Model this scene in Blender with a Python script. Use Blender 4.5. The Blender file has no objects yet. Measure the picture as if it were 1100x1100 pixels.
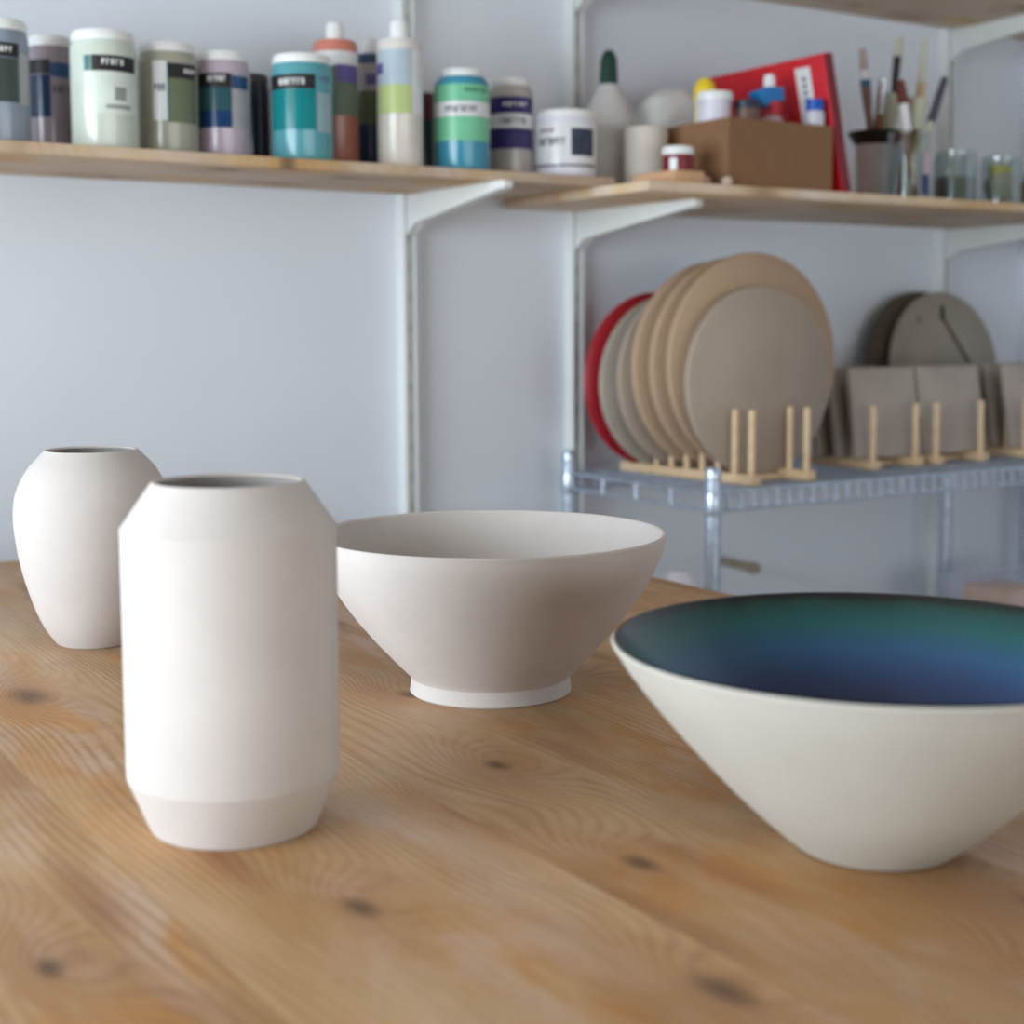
import bpy, bmesh, math, random
from mathutils import Matrix, Vector
random.seed(7)
SC = bpy.context.scene
COL = SC.collection
PI = math.pi

# ------------------------------------------------------------------ helpers
def s2l(r, g, b):
    f = lambda c: (c/255/12.92) if c/255 <= .04045 else ((c/255+.055)/1.055)**2.4
    return (f(r), f(g), f(b), 1)

class MatBuilder:
    def __init__(self, name):
        self.m = bpy.data.materials.new(name); self.m.use_nodes = True
        self.nt = self.m.node_tree; self.b = self.nt.nodes['Principled BSDF']
    def n(self, t, **kw):
        x = self.nt.nodes.new(t)
        for k, v in kw.items():
            if k.startswith('i_'):
                key = k[2:]
                x.inputs[int(key) if key.isdigit() else key.replace('_', ' ')].default_value = v
            else: setattr(x, k, v)
        return x
    def l(self, a, b): self.nt.links.new(a, b)
    def math(self, op, a, b=None, c=None):
        x = self.n('ShaderNodeMath', operation=op)
        for i, v in enumerate((a, b, c)):
            if v is None: continue
            if isinstance(v, (int, float)): x.inputs[i].default_value = v
            else: self.l(v, x.inputs[i])
        return x.outputs[0]
    def ramp(self, fac, stops, interp='LINEAR'):
        r = self.n('ShaderNodeValToRGB'); r.color_ramp.interpolation = interp
        e = r.color_ramp.elements
        while len(e) < len(stops): e.new(.5)
        for i, (p, c) in enumerate(stops): e[i].position = p; e[i].color = c
        self.l(fac, r.inputs[0]); return r.outputs[0]
    def mix(self, fac, a, b, blend='MIX'):
        x = self.n('ShaderNodeMix', data_type='RGBA', blend_type=blend)
        for sock, v in ((x.inputs[0], fac), (x.inputs[6], a), (x.inputs[7], b)):
            if isinstance(v, (int, float, tuple)): sock.default_value = v
            else: self.l(v, sock)
        return x.outputs[2]
    def coords(self, scale=(1, 1, 1)):
        tc = self.n('ShaderNodeTexCoord'); mp = self.n('ShaderNodeMapping')
        mp.inputs['Scale'].default_value = scale
        self.l(tc.outputs['Object'], mp.inputs[0]); return mp.outputs[0]
    def noise(self, vec, scale, detail=4, rough=.55, dist=0):
        x = self.n('ShaderNodeTexNoise'); x.inputs['Scale'].default_value = scale
        x.inputs['Detail'].default_value = detail; x.inputs['Roughness'].default_value = rough
        x.inputs['Distortion'].default_value = dist
        self.l(vec, x.inputs['Vector']); return x.outputs[0]
    def bump(self, h, strength=.2, dist=.002):
        x = self.n('ShaderNodeBump'); x.inputs['Strength'].default_value = strength
        x.inputs['Distance'].default_value = dist
        self.l(h, x.inputs['Height']); self.l(x.outputs[0], self.b.inputs['Normal'])

MATS = {}
def plain(name, rgb, rough=.5, metal=0, var=.06, scale=30, spec=None):
    """a slightly mottled procedural surface"""
    if name in MATS: return MATS[name]
    k = MatBuilder(name); c = s2l(*rgb)
    nz = k.noise(k.coords(), scale)
    lo = tuple(max(0, v*(1-var)) for v in c[:3])+(1,); hi = tuple(min(1, v*(1+var)) for v in c[:3])+(1,)
    k.l(k.ramp(nz, [(.3, lo), (.7, hi)]), k.b.inputs['Base Color'])
    k.b.inputs['Roughness'].default_value = rough; k.b.inputs['Metallic'].default_value = metal
    if spec is not None: k.b.inputs['Specular IOR Level'].default_value = spec
    MATS[name] = k.m; return k.m

def set_props(o, label=None, cat=None, group=None, kind=None):
    if label: o['label'] = label
    if cat: o['category'] = cat
    if group: o['group'] = group
    if kind: o['kind'] = kind
    return o

def mk(name, bm, mat, parent=None, loc=(0, 0, 0), rot=(0, 0, 0), smooth=True, sharp=35, mats=None):
    bmesh.ops.recalc_face_normals(bm, faces=bm.faces)
    me = bpy.data.meshes.new(name); bm.to_mesh(me); bm.free()
    for m in (mats or [mat]): me.materials.append(m)
    if smooth:
        me.polygons.foreach_set('use_smooth', [True]*len(me.polygons))
        me.set_sharp_from_angle(angle=math.radians(sharp))
    o = bpy.data.objects.new(name, me); COL.objects.link(o)
    o.location = loc; o.rotation_euler = rot
    if parent: o.parent = parent
    return o

def thing(name, label, cat, loc=(0, 0, 0), rot=(0, 0, 0), group=None):
    o = bpy.data.objects.new(name, None); COL.objects.link(o)
    o.empty_display_size = .03; o.location = loc; o.rotation_euler = rot
    return set_props(o, label, cat, group)

def dup(root, loc, label, rot=None):
    r = root.copy(); COL.objects.link(r); r.location = loc; r['label'] = label
    if rot is not None: r.rotation_euler = rot
    for ch in list(root.children):
        c = ch.copy(); COL.objects.link(c); c.parent = r
        for g in list(ch.children):
            d = g.copy(); COL.objects.link(d); d.parent = c
    return r

def lathe(prof, n=72, bm=None, off=(0, 0, 0)):
    bm = bm or bmesh.new(); rings = []
    for r, z in prof:
        if r < 1e-6: rings.append([bm.verts.new((off[0], off[1], off[2]+z))])
        else: rings.append([bm.verts.new((off[0]+r*math.cos(2*PI*i/n), off[1]+r*math.sin(2*PI*i/n), off[2]+z)) for i in range(n)])
    for a, b in zip(rings, rings[1:]):
        if len(a) == 1 and len(b) == 1: continue
        for i in range(n):
            j = (i+1) % n
            if len(a) == 1: bm.faces.new((a[0], b[i], b[j]))
            elif len(b) == 1: bm.faces.new((a[i], a[j], b[0]))
            else: bm.faces.new((a[i], a[j], b[j], b[i]))
    return bm

def spline(pts, sub=6):
    """Catmull-Rom through profile points"""
    out = []
    P = [pts[0]]+list(pts)+[pts[-1]]
    for i in range(1, len(P)-2):
        for k in range(sub):
            t = k/sub
            out.append(tuple(.5*(2*P[i][d]+(P[i+1][d]-P[i-1][d])*t+(2*P[i-1][d]-5*P[i][d]+4*P[i+1][d]-P[i+2][d])*t*t
                       + (3*P[i][d]-P[i-1][d]-3*P[i+1][d]+P[i+2][d])*t**3) for d in (0, 1)))
    out.append(tuple(pts[-1])); return out

def box(x0, x1, y0, y1, z0, z1, bev=0, bm=None, seg=2):
    bm = bm or bmesh.new()
    v = [bm.verts.new((x, y, z)) for x in (x0, x1) for y in (y0, y1) for z in (z0, z1)]
    F = [bm.faces.new([v[i] for i in q]) for q in ((0, 1, 3, 2), (4, 6, 7, 5), (0, 4, 5, 1), (2, 3, 7, 6), (0, 2, 6, 4), (1, 5, 7, 3))]
    if bev:
        es = list({e for f in F for e in f.edges})
        bmesh.ops.bevel(bm, geom=es, offset=bev, segments=seg, affect='EDGES', profile=.5)
    return bm

def rod(p, q, r, r2=None, n=12, bm=None, cap=True):
    bm = bm or bmesh.new(); p, q = Vector(p), Vector(q); d = (q-p).normalized()
    a = d.orthogonal().normalized(); b = d.cross(a); r2 = r if r2 is None else r2
    A = [bm.verts.new(p+(a*math.cos(2*PI*i/n)+b*math.sin(2*PI*i/n))*r) for i in range(n)]
    B = [bm.verts.new(q+(a*math.cos(2*PI*i/n)+b*math.sin(2*PI*i/n))*r2) for i in range(n)]
    for i in range(n): bm.faces.new((A[i], A[(i+1) % n], B[(i+1) % n], B[i]))
    if cap: bm.faces.new(A[::-1]); bm.faces.new(B)
    return bm

def chain(pts, n=12, bm=None):
    """tapered rod through (point, radius) stations"""
    bm = bm or bmesh.new(); pts = [(Vector(p), r) for p, r in pts]
    d = (pts[-1][0]-pts[0][0]).normalized(); a = d.orthogonal().normalized(); b = d.cross(a)
    rings = [[bm.verts.new(p+(a*math.cos(2*PI*i/n)+b*math.sin(2*PI*i/n))*r) for i in range(n)] for p, r in pts]
    for A, B in zip(rings, rings[1:]):
        for i in range(n): bm.faces.new((A[i], A[(i+1) % n], B[(i+1) % n], B[i]))
    bm.faces.new(rings[0][::-1]); bm.faces.new(rings[-1]); return bm

def prism(poly, axis, a0, a1, bev=0, bm=None):
    """extrude a 2-D outline along x, y or z"""
    bm = bm or bmesh.new()
    def P(u, v, w): return {'x': (w, u, v), 'y': (u, w, v), 'z': (u, v, w)}[axis]
    A = [bm.verts.new(P(u, v, a0)) for u, v in poly]; B = [bm.verts.new(P(u, v, a1)) for u, v in poly]
    n = len(poly); F = [bm.faces.new(A), bm.faces.new(B[::-1])]
    for i in range(n): F.append(bm.faces.new((A[i], B[i], B[(i+1) % n], A[(i+1) % n])))
    if bev: bmesh.ops.bevel(bm, geom=list({e for f in F for e in f.edges}), offset=bev, segments=2, affect='EDGES', profile=.5)
    return bm

def wrap(r, phi, u0, u1, z0, z1, bm=None):
    """a label wrapped on a cylinder; u = -1..1 across the side seen from the work table"""
    bm = bm or bmesh.new()
    a0, a1 = math.asin(max(-1, u0)), math.asin(min(1, u1)); n = max(2, int((a1-a0)/.08))
    row = [[bm.verts.new((r*math.cos(phi+a0+(a1-a0)*i/n), r*math.sin(phi+a0+(a1-a0)*i/n), z)) for i in range(n+1)] for z in (z0, z1)]
    for i in range(n): bm.faces.new((row[0][i], row[0][i+1], row[1][i+1], row[1][i]))
    return bm

def letters(r, phi, u0, u1, z0, z1, n=6):
    """illegible small print: short upright strokes"""
    bm = bmesh.new(); w = (u1-u0)/n
    for i in range(n):
        x = u0+i*w
        wrap(r, phi, x+.12*w, x+.42*w, z0, z1, bm)
        wrap(r, phi, x+.42*w, x+.78*w, z0+(z1-z0)*random.choice((0, .4, .75)), z0+(z1-z0)*random.choice((.25, 1, 1)) if False else z1, bm)
    return bm

# ------------------------------------------------------------------ materials
def wood(name, light, mid, dark, plank=.0, freq=55, along='y', rough=.45, knots=True, contrast=1.0, knotcol=None):
    k = MatBuilder(name)
    tc = k.n('ShaderNodeTexCoord'); sp = k.n('ShaderNodeSeparateXYZ'); k.l(tc.outputs['Object'], sp.inputs[0])
    ax = {'y': (0, 1), 'x': (1, 0)}[along]
    cr, al = sp.outputs[ax[0]], sp.outputs[ax[1]]
    if plank:
        pid = k.math('FLOOR', k.math('DIVIDE', cr, plank)); frac = k.math('FRACT', k.math('DIVIDE', cr, plank))
    else: pid = k.math('MULTIPLY', cr, 0.0); frac = None
    wn = k.n('ShaderNodeTexWhiteNoise', noise_dimensions='1D'); k.l(pid, wn.inputs['W'])
    off = k.math('MULTIPLY', wn.outputs[0], 9.0)
    cb = k.n('ShaderNodeCombineXYZ'); k.l(cr, cb.inputs[0]); k.l(k.math('ADD', al, off), cb.inputs[1]); k.l(sp.outputs[2], cb.inputs[2])
    def scaled(s):
        m = k.n('ShaderNodeMapping'); m.inputs['Scale'].default_value = s; k.l(cb.outputs[0], m.inputs[0]); return m.outputs[0]
    warp = k.noise(scaled((5.5, 1.3, 5)), 1.0, 1.2, .4)
    field = k.math('ADD', k.math('MULTIPLY', cr, freq), k.math('MULTIPLY', warp, 150.0))
    wob = k.n('ShaderNodeTexNoise'); wob.inputs['Scale'].default_value = 9; k.l(cb.outputs[0], wob.inputs['Vector'])
    def voro(s, thr):
        vo = k.n('ShaderNodeTexVoronoi', feature='F1', voronoi_dimensions='2D'); vo.inputs['Scale'].default_value = 1
        vw = k.n('ShaderNodeMix', data_type='VECTOR'); vw.inputs[0].default_value = .12
        k.l(scaled(s), vw.inputs[4]); k.l(wob.outputs[1], vw.inputs[5]); k.l(vw.outputs[1], vo.inputs['Vector'])
        sc = k.n('ShaderNodeSeparateColor'); k.l(vo.outputs['Color'], sc.inputs[0])
        return vo.outputs['Distance'], k.math('GREATER_THAN', sc.outputs[0], thr if knots else 2), sc.outputs[1]
    kd, pick, rnd = voro((10, 5.2, 1), .22)
    size = k.math('MULTIPLY_ADD', k.math('POWER', rnd, 2.0), .16, .085)
    g = k.math('POWER', 2.718, k.math('MULTIPLY', k.math('POWER', k.math('DIVIDE', kd, .30), 2.0), -1.0))
    field = k.math('ADD', field, k.math('MULTIPLY', k.math('MULTIPLY', g, pick), 42.0))
    band = k.math('MULTIPLY_ADD', k.math('SINE', field), .5, .5)
    band = k.math('POWER', band, 2.2)
    fine = k.noise(scaled((300, 8, 60)), 1.0, 3, .6)
    blot = k.noise(scaled((9, 3.0, 4)), 1.0, 5, .62, .6)
    blot2 = k.noise(scaled((20, 6, 6)), 1.0, 4, .6)
    pale = k.noise(scaled((12, 4.2, 6)), 1.0, 5, .65, .8)
    col = k.mix(k.ramp(blot, [(.36, (0, 0, 0, 1)), (.62, (1, 1, 1, 1))]), s2l(*light), s2l(*mid))
    warm = k.noise(scaled((6, 2.5, 3)), 1.7, 4, .6)
    if knots:
        col = k.mix(k.ramp(warm, [(.50, (0, 0, 0, 1)), (.66, (.9, .9, .9, 1))]), col, s2l(min(255, mid[0]+8), mid[1]-10, int(mid[2]*.68)))
        col = k.mix(k.ramp(pale, [(.53, (0, 0, 0, 1)), (.68, (.85, .85, .85, 1))]), col, s2l(min(255, light[0]+4), light[1]+8, light[2]+26))
    if knots:
        dim = k.noise(scaled((7, 3.4, 3)), 1.3, 4, .6, .5)
        col = k.mix(k.ramp(dim, [(.52, (0, 0, 0, 1)), (.70, (.40, .40, .40, 1))]), col, s2l(int(mid[0]*.80), int(mid[1]*.74), int(mid[2]*.70)))
    amt = k.math('MULTIPLY', k.math('MULTIPLY', band, k.ramp(blot2, [(.34, (.06, .06, .06, 1)), (.66, (1, 1, 1, 1))])), .5*contrast)
    col = k.mix(amt, col, s2l(*dark))
    col = k.mix(k.math('MULTIPLY', k.ramp(fine, [(.45, (0, 0, 0, 1)), (.75, (1, 1, 1, 1))]), .22*contrast), col, s2l(*dark))
    kc = s2l(*(knotcol or tuple(int(c*.62) for c in dark)))
    halo = k.math('MULTIPLY', k.math('MULTIPLY', g, pick), .38)
    col = k.mix(halo, col, s2l(int(mid[0]*.86), int(mid[1]*.74), int(mid[2]*.64)))
    sd, spick, srnd = voro((16, 3.0, 1), .62)
    sm = k.n('ShaderNodeMapRange'); k.l(sd, sm.inputs[0]); sm.inputs[1].default_value = .04; sm.inputs[2].default_value = .26
    sm.inputs[3].default_value = 1; sm.inputs[4].default_value = 0; sm.interpolation_type = 'SMOOTHSTEP'
    col = k.mix(k.math('MULTIPLY', k.math('MULTIPLY', sm.outputs[0], spick), k.math('MULTIPLY', blot2, .95)), col, s2l(int(dark[0]*1.04), int(dark[1]*.92), int(dark[2]*.85)))
    km = k.n('ShaderNodeMapRange'); k.l(kd, km.inputs[0]); k.l(size, km.inputs[2]); km.inputs[1].default_value = .01
    km.inputs[3].default_value = 1; km.inputs[4].default_value = 0; km.interpolation_type = 'SMOOTHSTEP'
    col = k.mix(k.math('MULTIPLY', k.math('MULTIPLY', km.outputs[0], pick), .8), col, kc)
    if plank:
        tint = k.ramp(wn.outputs[0], [(0, (.90, .89, .88, 1)), (.5, (1, 1, 1, 1)), (1, (1.06, 1.03, .98, 1))])
        col = k.mix(1.0, col, tint, 'MULTIPLY')
        edge = k.math('LESS_THAN', k.math('MINIMUM', frac, k.math('SUBTRACT', 1.0, frac)), .0035)
        col = k.mix(k.math('MULTIPLY', edge, .28), col, s2l(110, 70, 38))
    k.l(col, k.b.inputs['Base Color'])
    rr = k.ramp(blot2, [(.3, (rough-.06,)*3+(1,)), (.7, (rough+.1,)*3+(1,))]); k.l(rr, k.b.inputs['Roughness'])
    k.bump(k.math('ADD', k.math('MULTIPLY', band, -.6), fine), .12, .001)
    return k.m

M_TABLE = wood('table_pine', (212, 178, 138), (196, 154, 108), (144, 98, 60), plank=.205, freq=950, rough=.48)
M_SHELF = wood('shelf_pine', (222, 202, 178), (213, 190, 164), (182, 150, 118), freq=700, along='x', rough=.6, contrast=.6)
M_RACKWOOD = wood('beech', (232, 206, 172), (224, 194, 156), (190, 150, 108), freq=900, rough=.55, knots=False, contrast=.5)
M_BLOCK = wood('block_pine', (224, 186, 150), (210, 168, 130), (175, 125, 90), freq=900, rough=.6, knots=False, contrast=.6)

def painted(name, rgb, rough=.85, bump=.06, bscale=90, var=.03):
    k = MatBuilder(name); c = s2l(*rgb); v = k.coords()
    big = k.noise(v, 1.3, 3)
    k.l(k.ramp(big, [(.3, tuple(x*(1-var) for x in c[:3])+(1,)), (.7, tuple(min(1, x*(1+var)) for x in c[:3])+(1,))]), k.b.inputs['Base Color'])
    k.b.inputs['Roughness'].default_value = rough; k.b.inputs['Specular IOR Level'].default_value = .25
    k.bump(k.noise(v, bscale, 5), bump, .003); return k.m
M_WALL = painted('wall_paint', (232, 239, 250))
M_CEIL = painted('ceiling_paint', (206, 194, 178))
M_WARM = painted('warm_wall_paint', (196, 172, 148))
M_FLOOR = painted('brown_floor', (122, 100, 80), .6, .1, 40, .12)
M_FRAME = plain('window_paint', (235, 235, 232), .4)
M_STEELWHITE = plain('white_powder_coat', (232, 236, 236), .38, var=.02)
M_SLOT = plain('upright_slot_dark', (204, 209, 212), .6)

def clay(name, rgb, rough=.9, rings=True, var=.03, ringscale=420):
    k = MatBuilder(name); c = s2l(*rgb); v = k.coords()
    nz = k.noise(v, 22, 5, .6)
    k.l(k.ramp(nz, [(.3, tuple(x*(1-var) for x in c[:3])+(1,)), (.7, tuple(min(1, x*(1+var)) for x in c[:3])+(1,))]), k.b.inputs['Base Color'])
    k.b.inputs['Roughness'].default_value = rough; k.b.inputs['Specular IOR Level'].default_value = .2
    ringn = k.noise(k.coords((1.5, 1.5, ringscale)), 1, 3, .5)
    grain = k.noise(v, 500, 2)
    k.bump(k.math('ADD', k.math('MULTIPLY', ringn, 1.0 if rings else 0), k.math('MULTIPLY', grain, .25)), .12, .0012)
    return k.m
M_BISQUE = clay('white_bisque', (207, 200, 197))
M_CREAM = clay('cream_stoneware', (196, 193, 186), .75, ringscale=300)

def glaze():
    k = MatBuilder('blue_glaze'); tc = k.n('ShaderNodeTexCoord'); sp = k.n('ShaderNodeSeparateXYZ'); k.l(tc.outputs['Object'], sp.inputs[0])
    nz = k.noise(k.coords((1, 1, .35)), 40, 4, .6)
    z = k.math('ADD', sp.outputs[2], k.math('MULTIPLY', k.math('SUBTRACT', nz, .5), .006))
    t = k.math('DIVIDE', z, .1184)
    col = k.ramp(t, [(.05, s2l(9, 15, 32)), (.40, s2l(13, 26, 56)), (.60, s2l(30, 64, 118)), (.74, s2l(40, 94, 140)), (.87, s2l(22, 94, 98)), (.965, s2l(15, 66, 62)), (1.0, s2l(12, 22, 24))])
    vo = k.n('ShaderNodeTexVoronoi'); vo.inputs['Scale'].default_value = 60; k.l(tc.outputs['Object'], vo.inputs['Vector'])
    sc = k.n('ShaderNodeSeparateColor'); k.l(vo.outputs['Color'], sc.inputs[0])
    spk = k.math('MULTIPLY', k.math('LESS_THAN', vo.outputs['Distance'], .14), k.math('GREATER_THAN', sc.outputs[0], .965))
    col = k.mix(spk, col, s2l(8, 14, 20))
    k.l(col, k.b.inputs['Base Color']); k.b.inputs['Roughness'].default_value = .34
    k.b.inputs['IOR'].default_value = 1.48; k.b.inputs['Coat Weight'].default_value = .25; k.b.inputs['Coat Roughness'].default_value = .04
    k.bump(k.noise(k.coords(), 60, 3), .05, .001); return k.m
M_GLAZE = glaze()

def chrome():
    k = MatBuilder('zinc_chrome'); nz = k.noise(k.coords(), 60, 3)
    k.l(k.ramp(nz, [(.3, s2l(176, 190, 210)), (.7, s2l(204, 216, 232))]), k.b.inputs['Base Color'])
    k.b.inputs['Metallic'].default_value = .72; k.b.inputs['Roughness'].default_value = .3; return k.m
M_CHROME = chrome()

def mdf(name, rgb, rings=.03):
    k = MatBuilder(name); c = s2l(*rgb); tc = k.n('ShaderNodeTexCoord')
    sp = k.n('ShaderNodeSeparateXYZ'); k.l(tc.outputs['Object'], sp.inputs[0])
    rad = k.math('SQRT', k.math('ADD', k.math('POWER', sp.outputs[0], 2.0), k.math('POWER', k.math('SUBTRACT', sp.outputs[2], .17), 2.0)))
    nz = k.noise(k.coords(), 9, 4, .6)
    rg = k.math('SINE', k.math('ADD', k.math('MULTIPLY', rad, 70), k.math('MULTIPLY', nz, 5)))
    f = k.math('ADD', k.math('MULTIPLY', rg, .07), nz)
    k.l(k.ramp(f, [(.2, tuple(x*(1-rings*2) for x in c[:3])+(1,)), (.85, tuple(min(1, x*(1+rings*2)) for x in c[:3])+(1,))]), k.b.inputs['Base Color'])
    k.b.inputs['Roughness'].default_value = .75; return k.m
M_MDF = mdf('tan_board', (182, 155, 129)); M_MDFGREY = mdf('dusty_board', (172, 156, 142), .04); M_BATGREY = mdf('grey_board', (168, 160, 148), .06)
M_BATPALE = mdf('pale_board', (176, 165, 157), .06)
M_REDPLASTIC = plain('red_plastic', (168, 24, 40), .4)
M_SLOTDARK = plain('dark_slot', (48, 44, 40), .8)

def glass(name, tint=(235, 242, 242), fac=.14):
    k = MatBuilder(name); nt = k.nt
    tr = k.n('ShaderNodeBsdfTransparent'); tr.inputs[0].default_value = s2l(*tint)
    gl = k.n('ShaderNodeBsdfGlossy'); gl.inputs['Roughness'].default_value = .06
    fr = k.n('ShaderNodeLayerWeight'); fr.inputs[0].default_value = .35
    nz = k.noise(k.coords(), 30, 2)
    mx = k.n('ShaderNodeMixShader')
    k.l(k.math('ADD', k.math('MULTIPLY', fr.outputs['Facing'], .35), k.math('MULTIPLY', nz, fac)), mx.inputs[0])
    k.l(tr.outputs[0], mx.inputs[1]); k.l(gl.outputs[0], mx.inputs[2])
    k.l(mx.outputs[0], nt.nodes['Material Output'].inputs[0]); return k.m
M_GLASS = glass('clear_glass'); M_PANE = glass('window_glass', (250, 252, 252), .04)
def cloudy(name, rgb, fac):
    k = MatBuilder(name); tr = k.n('ShaderNodeBsdfTransparent'); mx = k.n('ShaderNodeMixShader')
    k.b.inputs['Base Color'].default_value = s2l(*rgb); k.b.inputs['Roughness'].default_value = .2
    k.l(k.math('ADD', k.math('MULTIPLY', k.noise(k.coords(), 20, 2), .2), fac-.1), mx.inputs[0])
    k.l(tr.outputs[0], mx.inputs[1]); k.l(k.b.outputs[0], mx.inputs[2]); k.l(mx.outputs[0], k.nt.nodes['Material Output'].inputs[0]); return k.m
M_CLEARBLUE = cloudy('clear_blue_plastic', (226, 234, 255), .26)
M_MILKY = plain('milky_plastic', (214, 214, 216), .4, var=.03)
M_CARD = plain('brown_cardboard', (136, 100, 70), .85, var=.05, scale=60)
M_PAPER = plain('white_paper', (228, 230, 232), .7, var=.03)
M_WHITE = plain('white_lid_plastic', (236, 238, 240), .35, var=.02)
M_BLACK = plain('black_ink', (18, 18, 22), .5)
M_TEXTW = plain('white_print', (225, 225, 228), .5)
M_TEXTG = plain('grey_print', (92, 92, 100), .5)

# ------------------------------------------------------------------ room
XL, XR, YF, YB, ZC = -1.5, 2.746, -2.4, 2.2, 2.65
def struct(name, bm, mat, **kw):
    o = mk(name, bm, mat, smooth=False, **kw); o['kind'] = 'structure'; return o
struct('floor', box(XL-.1, XR+.1, YF-.1, YB+.1, -.1, 0), M_FLOOR)
struct('ceiling', box(XL-.1, XR+.1, YF-.1, YB+.1, ZC, ZC+.1), M_CEIL)
struct('wall_back', box(XL-.1, XR+.1, YB, YB+.1, 0, ZC), M_WALL)
struct('wall_right', box(XR, XR+.1, YF, YB, 0, ZC), M_WALL)
WY0, WY1, WZ0, WZ1 = -.12, 1.90, .62, 1.74       # window in the left wall
def holed(axis, c0, c1, a0, a1, h0, h1, z0, z1):
    bm = bmesh.new()
    for (p, q, r, s) in ((a0, h0, 0, ZC), (h1, a1, 0, ZC), (h0, h1, 0, z0), (h0, h1, z1, ZC)):
        if axis == 'x': box(c0, c1, p, q, r, s, bm=bm)
        else: box(p, q, c0, c1, r, s, bm=bm)
    return bm
struct('wall_left', holed('x', XL-.1, XL, YF, YB, WY0, WY1, WZ0, WZ1), M_WALL)
FX0, FX1, FZ0, FZ1 = -.9, 2.3, .40, 1.40
struct('wall_front', holed('y', YF-.1, YF, XL-.1, XR+.1, FX0, FX1, FZ0, FZ1), M_WARM)
def window(name, axis, c, a0, a1, z0, z1, nm):
    bm = bmesh.new(); t = .045
    def b(p, q, r, s):
        if axis == 'x': box(c-.07, c-.02, p, q, r, s, bm=bm)
        else: box(p, q, c-.07, c-.02, r, s, bm=bm)
    b(a0, a0+t, z0, z1); b(a1-t, a1, z0, z1); b(a0+t, a1-t, z0, z0+t); b(a0+t, a1-t, z1-t, z1)
    for i in range(1, nm):
        m = a0+(a1-a0)*i/nm; b(m-.02, m+.02, z0+t, z1-t)
    f = struct(name, bm, M_FRAME)
    if axis == 'x': p = box(c-.048, c-.044, a0+t, a1-t, z0+t, z1-t)
    else: p = box(a0+t, a1-t, c-.048, c-.044, z0+t, z1-t)
    mk('pane', p, M_PANE, f, smooth=False)
window('window_1', 'x', XL, WY0, WY1, WZ0, WZ1, 2)
window('rear_fill_window', 'y', YF, FX0, FX1, FZ0, FZ1, 4)  # unseen rear window, added as the opening for the fill light

# ------------------------------------------------------------------ table
TZ = .78
table = thing('work_table', 'large worn pine work table carrying the two vases and two bowls', 'table', (.25, 1.05, 0))
mk('tabletop', box(-.80, .845, -.87, .905, TZ-.045, TZ, .003), M_TABLE, table, sharp=60)
for sx, sy in ((-.70, -.78), (.745, -.78), (-.70, .80), (.745, .80)):
    mk('leg', box(sx-.04, sx+.04, sy-.04, sy+.04, 0, TZ-.045, .004), M_SHELF, table)
ap = bmesh.new()
for q in ((-.66, .705, -.79, -.765), (-.66, .705, .79, .815), (-.71, -.685, -.74, .76), (.73, .755, -.74, .76)):
    box(q[0], q[1], q[2], q[3], TZ-.145, TZ-.045, .002, ap)
mk('apron', ap, M_SHELF, table)

# ------------------------------------------------------------------ pottery on the table
def pot(name, outer, wall, label, cat, loc, mat, inner_bottom=.012, foot=.003):
    top = outer[-1]
    inner = [(max(r-wall, .004), max(z, inner_bottom)) for r, z in outer]
    rim = [(top[0]-wall*.25, top[1]+wall*.35), (top[0]-wall*.7, top[1]+wall*.3)]
    b = outer[0]
    prof = [(0, foot), (b[0]-.010, foot), (b[0]-.007, 0), (b[0]-.0015, 0)]+[(b[0], b[1]+.0015)]+outer[1:]+rim
    iv = [(r, z) for r, z in inner[::-1] if z > inner_bottom]
    prof += iv+[(iv[-1][0]*.85, inner_bottom+.001), (iv[-1][0]*.5, inner_bottom), (0, inner_bottom)]
    o = mk(name, lathe(prof, 128), mat, loc=loc, sharp=14)
    return set_props(o, label, cat)
pot('vase', [(.0503, 0), (.0622, .0305), (.0634, .0335), (.0636, .040), (.0636, .176), (.0638, .1818), (.0632, .1828), (.060, .1873), (.0458, .2078)], .0042,
    'tall white unglazed vase with straight sides and sloping angular shoulder, in front at left', 'vase', (.3326, .8327, TZ), M_BISQUE)
bp = spline([(.0362, 0), (.0477, .0174), (.0571, .04), (.0663, .0725), (.0711, .1012), (.0726, .1235), (.0697, .1456), (.0587, .1675), (.044, .1834)], 8)
pot('vase', bp, .0045, 'rounded white egg-shaped vase standing behind the straight-sided vase', 'vase', (.4226, 1.4004, TZ), M_BISQUE)
mp = [(.0668, 0), (.0664, .003), (.0657, .010), (.0658, .0132)]+spline([(.0672, .0152), (.0802, .0286), (.0971, .047), (.1163, .0711), (.1315, .0951), (.1415, .1175), (.1443, .1306)], 6)
pot('bowl', mp, .0042, 'white unglazed footed bowl in the middle of the table', 'bowl', (.6379, 1.031, TZ), M_BISQUE, inner_bottom=.02)
cone = spline([(.0445, 0), (.0618, .0145), (.0842, .0356), (.1150, .0688), (.139, .098), (.1525, .1184)], 8)
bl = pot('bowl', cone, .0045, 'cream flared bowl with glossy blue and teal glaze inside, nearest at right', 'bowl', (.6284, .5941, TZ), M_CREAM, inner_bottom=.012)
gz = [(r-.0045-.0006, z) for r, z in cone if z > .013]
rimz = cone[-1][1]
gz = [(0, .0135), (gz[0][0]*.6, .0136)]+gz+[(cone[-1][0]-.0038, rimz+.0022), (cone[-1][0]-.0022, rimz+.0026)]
g = mk('glaze', lathe(gz, 128), M_GLAZE, bl); g['label'] = 'glossy blue glaze lining'

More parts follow.
